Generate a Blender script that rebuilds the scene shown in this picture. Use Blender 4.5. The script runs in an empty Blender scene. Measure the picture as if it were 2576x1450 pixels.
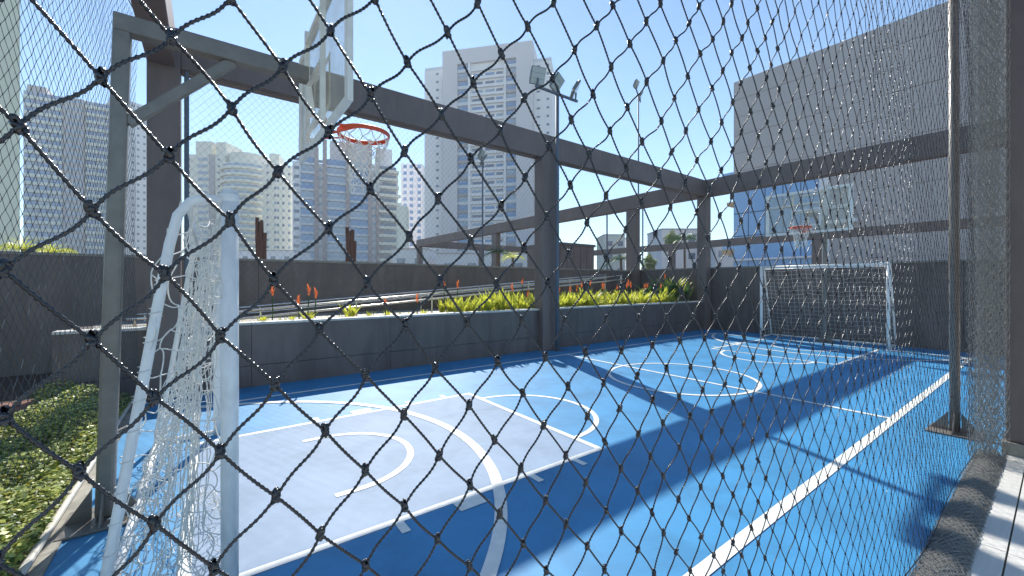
import bpy, math, random
import numpy as np
from mathutils import Vector, Matrix
R = math.radians
random.seed(7); rng = np.random.default_rng(7)
sc = bpy.context.scene
COL = sc.collection

# ------------------------------------------------------------------ camera, sky, sun, exposure
# world: X along the court, Y across it (towards the planter), camera at the origin
CA, CB = 0.5964, 0.8027            # view direction on the ground
H0 = 1.6
F = 1032.0                         # focal length for a picture 2576 wide
cam_d = bpy.data.cameras.new("camera"); cam = bpy.data.objects.new("camera", cam_d); COL.objects.link(cam)
cam_d.sensor_width = 36.0; cam_d.lens = 36.0*F/2576.0
cam_d.clip_start = 0.02; cam_d.clip_end = 3000
cam_d.shift_y = -11.0/2576.0
cam.location = (0, 0, H0)
cam.rotation_euler = (R(90), 0, math.atan2(CB, CA)-R(90))
sc.camera = cam

SUN = Vector((0.40, 1.08, 1.0)).normalized()
SUN_EL = math.asin(SUN.z)
world = bpy.data.worlds.new("World"); sc.world = world; world.use_nodes = True
wn = world.node_tree; wn.nodes.clear()
sky = wn.nodes.new("ShaderNodeTexSky"); sky.sky_type = 'NISHITA'; sky.sun_disc = False
sky.sun_elevation = SUN_EL; sky.sun_rotation = math.atan2(SUN.x, SUN.y)
sky.altitude = 700; sky.air_density = 1.0; sky.dust_density = 0.08; sky.ozone_density = 1.3
bg = wn.nodes.new("ShaderNodeBackground"); bg.inputs[1].default_value = 0.080
wo = wn.nodes.new("ShaderNodeOutputWorld")
tint = wn.nodes.new("ShaderNodeVectorMath"); tint.operation = 'MULTIPLY'; tint.inputs[1].default_value = (.86, .99, 1.03)
wn.links.new(sky.outputs[0], tint.inputs[0]); wn.links.new(tint.outputs[0], bg.inputs[0]); wn.links.new(bg.outputs[0], wo.inputs[0])
sd = bpy.data.lights.new("sun", 'SUN'); sd.energy = 2.9; sd.angle = R(0.55); sd.color = (1.0, 0.965, 0.90)
so = bpy.data.objects.new("sun", sd); COL.objects.link(so)
so.rotation_euler = SUN.to_track_quat('Z', 'Y').to_euler(); so.location = (0, 0, 40)
sc.view_settings.view_transform = 'Standard'; sc.view_settings.look = 'None'
sc.view_settings.exposure = 1.32; sc.view_settings.gamma = 1.0
try: sc.view_settings.use_curve_mapping = False
except Exception: pass
try:
    sc.cycles.use_denoising = True
    sc.cycles.max_bounces = 6; sc.cycles.diffuse_bounces = 3; sc.cycles.transparent_max_bounces = 12
except Exception: pass

# ------------------------------------------------------------------ helpers
def ray(x):                        # picture column -> ground direction per unit depth
    r = (x-1288.0)/F
    return (CA+CB*r, CB-CA*r)
def P(x, y, d):
    a = ray(x); return Vector((a[0]*d, a[1]*d, H0+(714.0-y)/F*d))

class MB:
    def __init__(s): s.v = []; s.f = []; s.n = 0
    def add(s, v, f):
        v = np.asarray(v, float).reshape(-1, 3); f = np.asarray(f, int)
        s.v.append(v); s.f.append(f+s.n); s.n += len(v)
    def box(s, x0, x1, y0, y1, z0, z1):
        v = [(x, y, z) for z in (z0, z1) for y in (y0, y1) for x in (x0, x1)]
        s.add(v, [(0,2,3,1),(4,5,7,6),(0,1,5,4),(2,6,7,3),(0,4,6,2),(1,3,7,5)]); return s
    def bar(s, a, b, w, h=None, up=(0,0,1)):
        h = h or w; a = Vector(a); b = Vector(b); t = (b-a).normalized(); u = Vector(up)
        if abs(t.dot(u)) > .98: u = Vector((1,0,0))
        n = t.cross(u).normalized(); m = n.cross(t).normalized()
        v = []
        for p in (a, b):
            for i, j in ((-1,-1),(1,-1),(1,1),(-1,1)): v.append(p+n*i*w/2+m*j*h/2)
        s.add([tuple(q) for q in v], [(0,3,2,1),(4,5,6,7),(0,1,5,4),(1,2,6,5),(2,3,7,6),(3,0,4,7)]); return s
    def tube(s, pts, r, sides=10, caps=True):
        pts = np.asarray([tuple(p) for p in pts], float)[None]
        v, f = tubes(pts, r, sides); s.add(v, f)
        if caps:
            K = pts.shape[1]; b = s.n-K*sides
            for off in (0, (K-1)*sides):
                for i in range(1, sides-1):
                    pass
            cv = np.array([pts[0,0], pts[0,-1]]); s.v.append(cv); c0 = s.n; s.n += 2
            ff = []
            for i in range(sides):
                j = (i+1) % sides
                ff.append((b+j, b+i, c0, c0)); ff.append((b+(K-1)*sides+i, b+(K-1)*sides+j, c0+1, c0+1))
            s.f.append(np.array(ff))
        return s
    def lathe(s, prof, c, sides=20):
        n = len(prof); v = []
        for (r, z) in prof:
            for i in range(sides):
                a = 2*math.pi*i/sides; v.append((c[0]+r*math.cos(a), c[1]+r*math.sin(a), c[2]+z))
        f = [(k*sides+i, k*sides+(i+1)%sides, (k+1)*sides+(i+1)%sides, (k+1)*sides+i) for k in range(n-1) for i in range(sides)]
        s.add(v, f); return s
    def mesh(s, name, mat, smooth=False):
        m = bpy.data.meshes.new(name)
        V = np.concatenate(s.v); Fs = [f if f.shape[1] == 4 else np.concatenate([f, f[:, -1:]], 1) for f in s.f]
        Fq = np.concatenate(Fs)
        tri = Fq[:, 2] == Fq[:, 3]
        cnt = np.where(tri, 3, 4)
        loops = Fq[~tri].reshape(-1); tl = Fq[tri][:, :3].reshape(-1)
        # keep quads first, tris after
        nq = int((~tri).sum()); nt = int(tri.sum())
        L = np.concatenate([loops, tl]).astype(np.int32)
        st = np.concatenate([np.arange(nq)*4, nq*4+np.arange(nt)*3]).astype(np.int32)
        tot = np.concatenate([np.full(nq, 4), np.full(nt, 3)]).astype(np.int32)
        m.vertices.add(len(V)); m.vertices.foreach_set("co", V.astype(np.float32).reshape(-1))
        m.loops.add(len(L)); m.loops.foreach_set("vertex_index", L)
        m.polygons.add(len(st)); m.polygons.foreach_set("loop_start", st); m.polygons.foreach_set("loop_total", tot)
        m.polygons.foreach_set("use_smooth", np.full(len(st), bool(smooth)))
        m.update(calc_edges=True); m.validate()
        if mat: m.materials.append(mat)
        return m
    def build(s, name, mat, parent=None, smooth=False, bevel=0):
        o = bpy.data.objects.new(name, s.mesh(name, mat, smooth)); COL.objects.link(o)
        if parent: o.parent = parent
        if bevel:
            b = o.modifiers.new("bevel", 'BEVEL'); b.width = bevel; b.segments = 2; b.limit_method = 'ANGLE'
        return o

def tubes(Pt, r, sides=6, twist=0.0, lobe=0.0, phase=None):
    """Pt (N,K,3) polylines -> verts, faces; a twisted two-lobed section when lobe > 0"""
    N, K, _ = Pt.shape
    T = np.empty_like(Pt); T[:, 1:-1] = Pt[:, 2:]-Pt[:, :-2]; T[:, 0] = Pt[:, 1]-Pt[:, 0]; T[:, -1] = Pt[:, -1]-Pt[:, -2]
    T /= np.linalg.norm(T, axis=2, keepdims=True)+1e-12
    mean = Pt[:, -1]-Pt[:, 0]
    ref = np.where((np.abs(mean[:, 2:3]) > .8*(np.linalg.norm(mean, axis=1, keepdims=True)+1e-9)), np.array([[0.31, .95, 0.]]), np.array([[0., 0., 1.]]))
    ref = np.repeat(ref[:, None], K, 1)
    A = np.cross(T, ref); A /= np.linalg.norm(A, axis=2, keepdims=True)+1e-12
    B = np.cross(T, A)
    rr = np.broadcast_to(np.asarray(r, float), (N, K))[..., None]
    th = np.arange(sides)*2*math.pi/sides
    ph = np.zeros((N, 1)) if phase is None else phase[:, None]
    seg = np.concatenate([np.zeros((N, 1)), np.cumsum(np.linalg.norm(np.diff(Pt, axis=1), axis=2), 1)], 1)
    rot = seg*twist+ph
    rad = 1+lobe*np.cos(2*th)[None, None]
    ang = th[None, None]+rot[..., None]
    V = Pt[:, :, None]+rr[..., None]*(rad*np.cos(ang))[..., None]*A[:, :, None]+rr[..., None]*(rad*np.sin(ang))[..., None]*B[:, :, None]
    idx = np.arange(N*K*sides).reshape(N, K, sides)
    a = idx[:, :-1]; b = idx[:, 1:]
    Fq = np.stack([a, np.roll(a, -1, 2), np.roll(b, -1, 2), b], -1).reshape(-1, 4)
    return V.reshape(-1, 3), Fq

def tag(o, label=None, cat=None, group=None, kind=None):
    if label: o['label'] = label
    if cat: o['category'] = cat
    if group: o['group'] = group
    if kind: o['kind'] = kind
    return o
def empty(name, loc=(0,0,0), rz=0.0, **k):
    o = bpy.data.objects.new(name, None); COL.objects.link(o); o.location = loc; o.rotation_euler = (0, 0, rz)
    o.empty_display_size = .2
    return tag(o, **k)
def put(name, mesh, parent=None, loc=(0,0,0), scale=None, rot=None):
    o = bpy.data.objects.new(name, mesh); COL.objects.link(o); o.parent = parent; o.location = loc
    if scale: o.scale = scale
    if rot: o.rotation_euler = rot
    return o

# ------------------------------------------------------------------ materials
def mat(name, col, rough=.6, var=.12, scale=4.0, bump=0.0, bscale=60.0, metal=0.0, spec=.5, rvar=0.0, coat=0.0, stretch=(1,1,1), col2=None, stain=None):
    m = bpy.data.materials.new(name); m.use_nodes = True; nt = m.node_tree; N = nt.nodes; L = nt.links
    b = N["Principled BSDF"]
    tc = N.new("ShaderNodeTexCoord"); mp = N.new("ShaderNodeMapping"); mp.inputs['Scale'].default_value = stretch
    L.new(tc.outputs['Object'], mp.inputs[0])
    n = N.new("ShaderNodeTexNoise"); n.inputs['Scale'].default_value = scale; n.inputs['Detail'].default_value = 7; n.inputs['Roughness'].default_value = .6
    L.new(mp.outputs[0], n.inputs['Vector'])
    cr = N.new("ShaderNodeValToRGB"); e = cr.color_ramp.elements
    lo = [max(0, c*(1-var)) for c in col]; hi = [min(1, c*(1+var)) for c in (col2 or col)]
    e[0].position = .32; e[0].color = (*lo, 1); e[1].position = .68; e[1].color = (*hi, 1)
    L.new(n.outputs[0], cr.inputs[0]); L.new(cr.outputs[0], b.inputs['Base Color'])
    if stain:       # wear: (strength, scale, stretch)
        m4 = N.new("ShaderNodeMapping"); m4.inputs['Scale'].default_value = stain[2]; L.new(tc.outputs['Object'], m4.inputs[0])
        n4 = N.new("ShaderNodeTexNoise"); n4.inputs['Scale'].default_value = stain[1]; n4.inputs['Detail'].default_value = 9; n4.inputs['Roughness'].default_value = .68
        n4.inputs['Distortion'].default_value = .6; L.new(m4.outputs[0], n4.inputs['Vector'])
        r4 = N.new("ShaderNodeMapRange"); r4.inputs[1].default_value = .42; r4.inputs[2].default_value = .66; r4.inputs[3].default_value = 1+stain[0]*.45; r4.inputs[4].default_value = 1-stain[0]
        L.new(n4.outputs[0], r4.inputs[0])
        vm = N.new("ShaderNodeVectorMath"); vm.operation = 'SCALE'; L.new(cr.outputs[0], vm.inputs[0]); L.new(r4.outputs[0], vm.inputs['Scale'])
        L.new(vm.outputs[0], b.inputs['Base Color'])
    b.inputs['Roughness'].default_value = rough; b.inputs['Metallic'].default_value = metal
    b.inputs['Specular IOR Level'].default_value = spec
    if coat: b.inputs['Coat Weight'].default_value = coat; b.inputs['Coat Roughness'].default_value = .15
    if rvar:
        mr = N.new("ShaderNodeMapRange"); mr.inputs[3].default_value = max(.02, rough-rvar); mr.inputs[4].default_value = min(1, rough+rvar)
        n3 = N.new("ShaderNodeTexNoise"); n3.inputs['Scale'].default_value = scale*.7; n3.inputs['Detail'].default_value = 5
        L.new(mp.outputs[0], n3.inputs['Vector']); L.new(n3.outputs[0], mr.inputs[0]); L.new(mr.outputs[0], b.inputs['Roughness'])
    if bump:
        n2 = N.new("ShaderNodeTexNoise"); n2.inputs['Scale'].default_value = bscale; n2.inputs['Detail'].default_value = 4
        L.new(tc.outputs['Object'], n2.inputs['Vector'])
        bp = N.new("ShaderNodeBump"); bp.inputs['Strength'].default_value = bump; bp.inputs['Distance'].default_value = .10/bscale
        L.new(n2.outputs[0], bp.inputs['Height']); L.new(bp.outputs[0], b.inputs['Normal'])
    return m
def leafmat(name, col, trans=.35, rough=.45, col2=None):
    m = mat(name, col, rough=rough, var=.25, scale=9, col2=col2)
    nt = m.node_tree; b = nt.nodes["Principled BSDF"]; tr = nt.nodes.new("ShaderNodeBsdfTranslucent")
    cr = [n for n in nt.nodes if n.type == 'VALTORGB'][0]; nt.links.new(cr.outputs[0], tr.inputs[0])
    mx = nt.nodes.new("ShaderNodeMixShader"); mx.inputs[0].default_value = trans
    nt.links.new(b.outputs[0], mx.inputs[1]); nt.links.new(tr.outputs[0], mx.inputs[2])
    nt.links.new(mx.outputs[0], nt.nodes["Material Output"].inputs[0]); return m

M_blue  = mat("court_blue", (.046, .240, .460), rough=.55, var=.08, scale=1.2, bump=.3, bscale=300, rvar=.07, spec=.35, stain=(.17, 1.6, (1, 1, 1)))
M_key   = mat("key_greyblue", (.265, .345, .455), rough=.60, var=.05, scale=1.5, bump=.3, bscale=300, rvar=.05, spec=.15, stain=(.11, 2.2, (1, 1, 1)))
M_line  = mat("line_white", (.76, .76, .71), rough=.55, var=.06, scale=8, stain=(.10, 7, (1, 1, 1)))
M_dark  = mat("dark_render", (.138, .108, .099), rough=.38, stain=(.30, 1.3, (2.2, 2.2, .35)), var=.14, scale=1.6, bump=.35, bscale=160, rvar=.12)
M_frame = mat("dark_concrete", (.180, .136, .122), rough=.55, stain=(.16, 1.4, (1.6, 1.6, .5)), var=.08, scale=2.0, bump=.3, bscale=120)
M_cop   = mat("pale_coping", (.62, .59, .53), rough=.6, var=.12, scale=6, bump=.2)
M_copd  = mat("grey_coping", (.27, .25, .215), rough=.6, var=.12, scale=6, bump=.2)
M_steel = mat("painted_steel_grey", (.22, .20, .175), rough=.38, var=.16, scale=7, metal=.25, bump=.1, rvar=.1)
M_steeld= mat("painted_mast", (.13, .155, .19), rough=.55, var=.1, scale=9, spec=.3)
M_inox  = mat("stainless_rail", (.62, .60, .57), rough=.25, var=.06, scale=12, metal=1.0)
M_white = mat("goal_white", (.90, .87, .82), rough=.33, var=.05, scale=10, bump=.05, bscale=40, stain=(.12, 9, (1, 1, .3)))
M_cream = mat("hoop_cream", (.88, .85, .76), rough=.45, var=.08, scale=8)
M_orange= mat("rim_orange", (.72, .10, .035), rough=.4, var=.1, scale=15)
M_cordb = mat("net_cord_black", (.018, .017, .020), rough=.24, var=.25, scale=60, spec=.75)
M_cordk = mat("net_cord_worn", (.022, .021, .024), rough=.6, var=.3, scale=60, spec=.25)
M_cordf = mat("net_cord_fine", (.07, .07, .072), rough=.22, var=.2, scale=30, spec=.7)
M_cordlit = mat("net_cord_sunlit", (.27, .26, .235), rough=.5, var=.4, scale=90, spec=.5)  # lighter copy of the black cord; sunlit glints put into its colour
M_cordw = mat("net_cord_white", (.80, .77, .70), rough=.7, var=.15, scale=40)
M_stone = mat("pale_stone_floor", (.62, .60, .55), rough=.5, var=.08, scale=3, stretch=(1, 14, 1), rvar=.1)
M_stonek= mat("skirting_stone", (.30, .27, .22), rough=.6, var=.15, scale=12)
M_edge = mat("weathered_concrete", (.33, .31, .26), rough=.8, var=.25, scale=9, stain=(.3, 4, (1, 1, 1)))
M_soilp = mat("gravelly_soil", (.34, .27, .18), rough=.9, var=.5, scale=22, bump=.8, bscale=40)
M_soil  = mat("soil", (.075, .048, .033), rough=.95, var=.4, scale=14, bump=.8, bscale=50)
M_brick = mat("brick_path", (.24, .105, .07), rough=.85, var=.25, scale=12, bump=.4)
M_ground= mat("far_ground", (.16, .155, .15), rough=.9, var=.25, scale=.05)
M_leaf1 = leafmat("hedge_leaf_dark", (.10, .16, .035), .25)
M_leaf2 = leafmat("hedge_leaf_light", (.52, .56, .16), .35)
M_leaf3 = leafmat("hedge_leaf_yellow", (.42, .36, .05), .35)
M_lime  = leafmat("strap_leaf_lime", (.52, .58, .05), .5, col2=(.74, .72, .10))
M_green = leafmat("broad_leaf_green", (.05, .13, .03), .35)
M_flow  = leafmat("flower_orange", (.85, .20, .05), .35)
M_bark  = mat("weathered_wood", (.155, .075, .050), rough=.85, var=.45, scale=5, stretch=(6, 6, .5), bump=.8, bscale=30)
M_trunk = mat("trunk_bark", (.16, .11, .07), rough=.9, var=.3, scale=8, bump=.5)
M_lamp  = mat("lamp_housing", (.20, .21, .20), rough=.4, var=.1, scale=10, metal=.3)
M_lampg = mat("lamp_glass", (.50, .54, .50), rough=.12, var=.06, scale=20, spec=.8)
M_glass = mat("blue_glass", (.26, .47, .78), rough=.22, var=.12, scale=.3, spec=.8, metal=.1)
M_mull = mat("mullion_dark", (.06, .10, .17), rough=.5)
M_win   = mat("window_glass", (.16, .20, .28), rough=.15, var=.45, scale=.9, spec=.9)
M_winl  = mat("window_pale", (.36, .45, .56), rough=.2, var=.3, scale=.5, spec=.8)
M_winb  = mat("window_blue", (.20, .33, .55), rough=.18, var=.35, scale=.6, spec=.8)

# acrylic backboard: dusty clear sheet
M_acr = bpy.data.materials.new("dusty_acrylic"); M_acr.use_nodes = True
nt = M_acr.node_tree; b = nt.nodes["Principled BSDF"]; b.inputs['Base Color'].default_value = (.62, .60, .52, 1); b.inputs['Roughness'].default_value = .25
tb = nt.nodes.new("ShaderNodeBsdfTransparent"); tb.inputs[0].default_value = (.96, .97, .95, 1)
mx = nt.nodes.new("ShaderNodeMixShader"); nn = nt.nodes.new("ShaderNodeTexNoise"); nn.inputs['Scale'].default_value = 3; nn.inputs['Detail'].default_value = 6
tcn = nt.nodes.new("ShaderNodeTexCoord"); nt.links.new(tcn.outputs['Object'], nn.inputs['Vector'])
mrn = nt.nodes.new("ShaderNodeMapRange"); mrn.inputs[1].default_value = .3; mrn.inputs[2].default_value = .7; mrn.inputs[3].default_value = .22; mrn.inputs[4].default_value = .42
nt.links.new(nn.outputs[0], mrn.inputs[0]); nt.links.new(mrn.outputs[0], mx.inputs[0])
nt.links.new(tb.outputs[0], mx.inputs[1]); nt.links.new(b.outputs[0], mx.inputs[2]); nt.links.new(mx.outputs[0], nt.nodes["Material Output"].inputs[0])

# ------------------------------------------------------------------ ground, court, paths
tag(MB().box(-450, 520, -300, 520, -.5, -.06).build("ground", M_ground), kind='structure')
XB0, XB1, YB0, YB1 = -.1, 13.1, 1.2, 6.70
XC, YC = 6.5, 3.93
court = tag(MB().box(-.72, 14.2, .33, 7.6, -.05, 0.0).build("court_floor", M_blue), kind='structure')
def poly(pts, z, name, m):
    me = bpy.data.meshes.new(name); me.from_pydata([(p[0], p[1], z) for p in pts], [], [tuple(range(len(pts)))]); me.materials.append(m)
    o = bpy.data.objects.new(name, me); COL.objects.link(o); o.parent = court; return o
def strip(pts, w, z, name="painted_line", m=M_line, closed=False):
    P2 = np.array(pts, float); n = len(P2)
    T = np.zeros_like(P2)
    if closed: T = np.roll(P2, -1, 0)-np.roll(P2, 1, 0)
    else: T[1:-1] = P2[2:]-P2[:-2]; T[0] = P2[1]-P2[0]; T[-1] = P2[-1]-P2[-2]
    T /= np.linalg.norm(T, axis=1, keepdims=True); Nn = np.stack([-T[:, 1], T[:, 0]], 1)
    V = np.concatenate([P2+Nn*w/2, P2-Nn*w/2]); V = np.concatenate([V, np.full((2*n, 1), z)], 1)
    f = [(i, i+n, (i+1) % n+n, (i+1) % n) for i in range(n if closed else n-1)]
    mb = MB(); mb.add(V, f); return mb.build(name, m, court)
KX = 3.05; KY0, KY1 = 2.68, 5.16
Z1, Z2, Z3 = .002, .0035, .005
def arc(cx, cy, r, a0, a1, n=48): return [(cx+r*math.cos(R(a0+(a1-a0)*i/n)), cy+r*math.sin(R(a0+(a1-a0)*i/n))) for i in range(n+1)]
def mir(pts): return [(2*XC-x, y) for (x, y) in pts]
for s in (0, 1):
    g = mir if s else (lambda q: q)
    k = [(XB0, KY0), (KX, KY0), (KX, KY1), (XB0, KY1)]
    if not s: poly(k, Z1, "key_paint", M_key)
    strip(g([(XB0, KY0), (KX+.03, KY0)]), .06, Z2); strip(g([(XB0, KY1), (KX+.03, KY1)]), .06, Z2)
    strip(g([(KX, KY0-.03), (KX, KY1+.03)]), .06, Z3)
    strip(g(arc(KX, YC, .9, -90, 90)), .06, Z2+.0006)
    strip(g([(.775, YC+.66), (.93, YC+.66)]+arc(.93, YC, .66, 90, -90)+[(.775, YC-.66)]), .06, Z3+.0006)
    dy = math.sqrt(2.75**2-.5**2); a = math.degrees(math.asin(dy/2.75))
    strip(g(arc(-.6, YC, 2.75, -a, a, 80)), .09 if not s else .08, Z3+.0015)
    for side, yk in ((-1, KY0), (1, KY1)):
        for xk, w in ((1.03, .06), (1.55, .24), (2.17, .06), (2.68, .06)):
            strip(g([(xk, yk+side*.03), (xk, yk+side*.16)]), w, Z2+.0009, "painted_tick")
strip([(XB0, YB0), (XB1, YB0)], .085, Z3); strip([(XB0, YB1), (XB1, YB1)], .06, Z3)
strip([(XB0, YB0), (XB0, YB1)], .06, Z3+.0011); strip([(XB1, YB0), (XB1, YB1)], .06, Z3+.0011)
strip([(XC, YB0), (XC, YB1)], .06, Z3+.0006); strip(arc(XC, YC, 1.18, 0, 360, 96)[:-1], .06, Z3+.0021, closed=True)

# pale stone walkway on the camera side, slabs with recessed joints
walk = tag(MB().box(-3, 9.5, -3, .327, -.06, -.018).build("walkway", M_stonek), kind='structure')
sl = {}
for i in range(13):
    for j in range(3):
        k = (i, j)
        x0 = -1.6+i*.9; y1 = .20-j*.9
        put("slab", sl.setdefault('s', MB().box(.003, .897, -.897, -.003, -.02, .004).mesh("slab", M_stone)), walk, (x0, y1, 0))
kerb_m = MB().box(.003, .897, 0, .115, -.02, .009).mesh("kerb_stone", M_stone)
for i in range(13): put("kerb_stone", kerb_m, walk, (-1.6+i*.9, .205, 0))

# ------------------------------------------------------------------ low planter wall along the court
pw = empty("planter_wall", (-1.55, 7.5, 0), label="low dark rendered planter wall with pale coping running along the far sideline", cat="low wall")
def W(mb): return mb
X0 = -1.55
jx = [0, 2.4, 5.0, 7.95]  # local panel edges up to the column
ends = [0, 2.1, 4.3, 6.5, 8.7, 10.9, 13.1, 15.72]
for a, b_ in zip(ends[:-1], ends[1:]):
    for z0, z1 in ((0, .325), (.331, .96)):
        MB().box(a+.002, b_-.002, 0, .18, z0, z1).build("render_panel", M_dark, pw, bevel=.003)
for a, b_ in zip(ends[:-1], ends[1:]):
    MB().box(a+.002, b_-.002, -.02, .21, .962, 1.0).build("coping", M_cop, pw, bevel=.006)
MB().box(0, .18, .182, 1.2, 0, .96).build("return_wall", M_dark, pw)
# end face of the bed, seen left of the corner column
tag(MB().box(-1.5, 14.15, 7.69, 10.5, -.02, .90).build("planter_soil", M_soilp), kind='structure')
tag(MB().box(-1.45, 14.1, 8.62, 9.86, .902, .93).build("ramp_floor", M_copd), kind='structure')

# tall dark boundary wall behind the ramp
bw = empty("boundary_wall", (-6, 10.5, 0), label="tall dark wall with thin grey coping behind the planter and ramp", cat="wall")
for i in range(9):
    a = i*2.3; MB().box(a+.004, a+2.296, 0, .2, -.05, 2.09).build("wall_panel", M_dark, bw)
    MB().box(a+.002, a+2.298, -.03, .23, 2.092, 2.14).build("coping", M_copd, bw)
# end wall behind the far goal
ew = empty("end_wall", (14.2, -3.2, 0), label="dark wall with thin coping behind the far white goal", cat="wall")
for i in range(6):
    a = i*2.3; MB().box(0, .2, a+.004, a+2.296, -.05, 2.12).build("wall_panel", M_dark, ew)
    MB().box(-.03, .23, a+.002, a+2.298, 2.122, 2.17).build("coping", M_copd, ew)
# left wall beyond the flower bed (shaded return)
# ------------------------------------------------------------------ concrete frame over the court
ZB0, ZB1 = 4.62, 5.18
fr = empty("concrete_frame", (0, 7.4, 0), label="dark concrete frame of beams and columns standing around the court", cat="frame")
def fbox(name, x0, x1, y0, y1, z0, z1, par=fr):
    return MB().box(x0-par.location.x, x1-par.location.x, y0-par.location.y, y1-par.location.y, z0, z1).build(name, M_frame, par, bevel=.012)
fbox("beam", -.298, 13.8, 7.40, 7.68, ZB0, ZB1)
fbox("corner_column", -.66, -.30, 7.40, 7.72, 0, ZB1)
fbox("cross_beam", -.66, -.36, -4, 7.398, ZB0, ZB1)
fbox("column", 6.38, 6.80, 7.36, 7.68, 0, ZB0-.003)
fbox("column", 13.82, 14.16, 7.38, 7.70, 0, ZB0-.003)
fbox("cross_beam", 13.803, 14.16, -6, 31.8, ZB0, ZB1)
fbox("column", 13.83, 14.15, 10.3, 10.75, 0, ZB0-.003)
fbox("column", 13.83, 14.15, 20.2, 20.7, 0, ZB0-.003)
fbox("column", 13.83, 14.15, 31.3, 31.8, 0, ZB0-.003)
f2 = empty("far_frame", (33.5, 10, 0), label="more distant dark concrete frame standing beyond the far wall and court", cat="frame")
fbox("beam", 33.3, 33.7, -8, 31.8, ZB0, ZB1, f2)
fbox("beam", 14.162, 33.298, 31.4, 31.79, ZB0, ZB1, f2)
for y in (0, 10.1, 21): fbox("column", 33.32, 33.68, y-.25, y+.25, 0, ZB0-.003, f2)
for x in (20, 26): fbox("column", x-.2, x+.2, 31.42, 31.77, 0, ZB0-.003, f2)
f2w = tag(MB().box(16, 33.2, 33, 33.2, 0, 1.9).build("parapet_wall", M_frame), label="grey parapet wall under the distant frame, behind the small palms", cat="wall")
bx = empty("dark_cabin", P(1405, 714, 20.5).to_tuple()[:2]+(0,), label="dark windowless box cabin behind the boundary wall right of the middle column", cat="cabin")
MB().box(0, 2.6, 0, 2.5, 0, 3.55).build("wall", M_frame, bx, bevel=.01)
MB().box(-.06, 2.66, -.06, 2.56, 3.552, 3.68).build("roof", M_dark, bx)
for i in range(5): MB().box(.1+i*.48, .55+i*.48, -.03, -.002, .2, 3.4).build("panel", M_frame, bx)

# right hand pillar by the camera
rp = empty("dark_pillar", (6.0, -.25, 0), label="broad dark pillar on beige stone skirting at the right edge beside the net", cat="pillar")
MB().box(0, .55, -.45, .58, .13, 6.0).build("shaft", M_frame, rp, bevel=.01)
MB().box(-.03, .58, -.48, .60, 0, .127).build("skirting", M_stonek, rp, bevel=.004)

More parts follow.
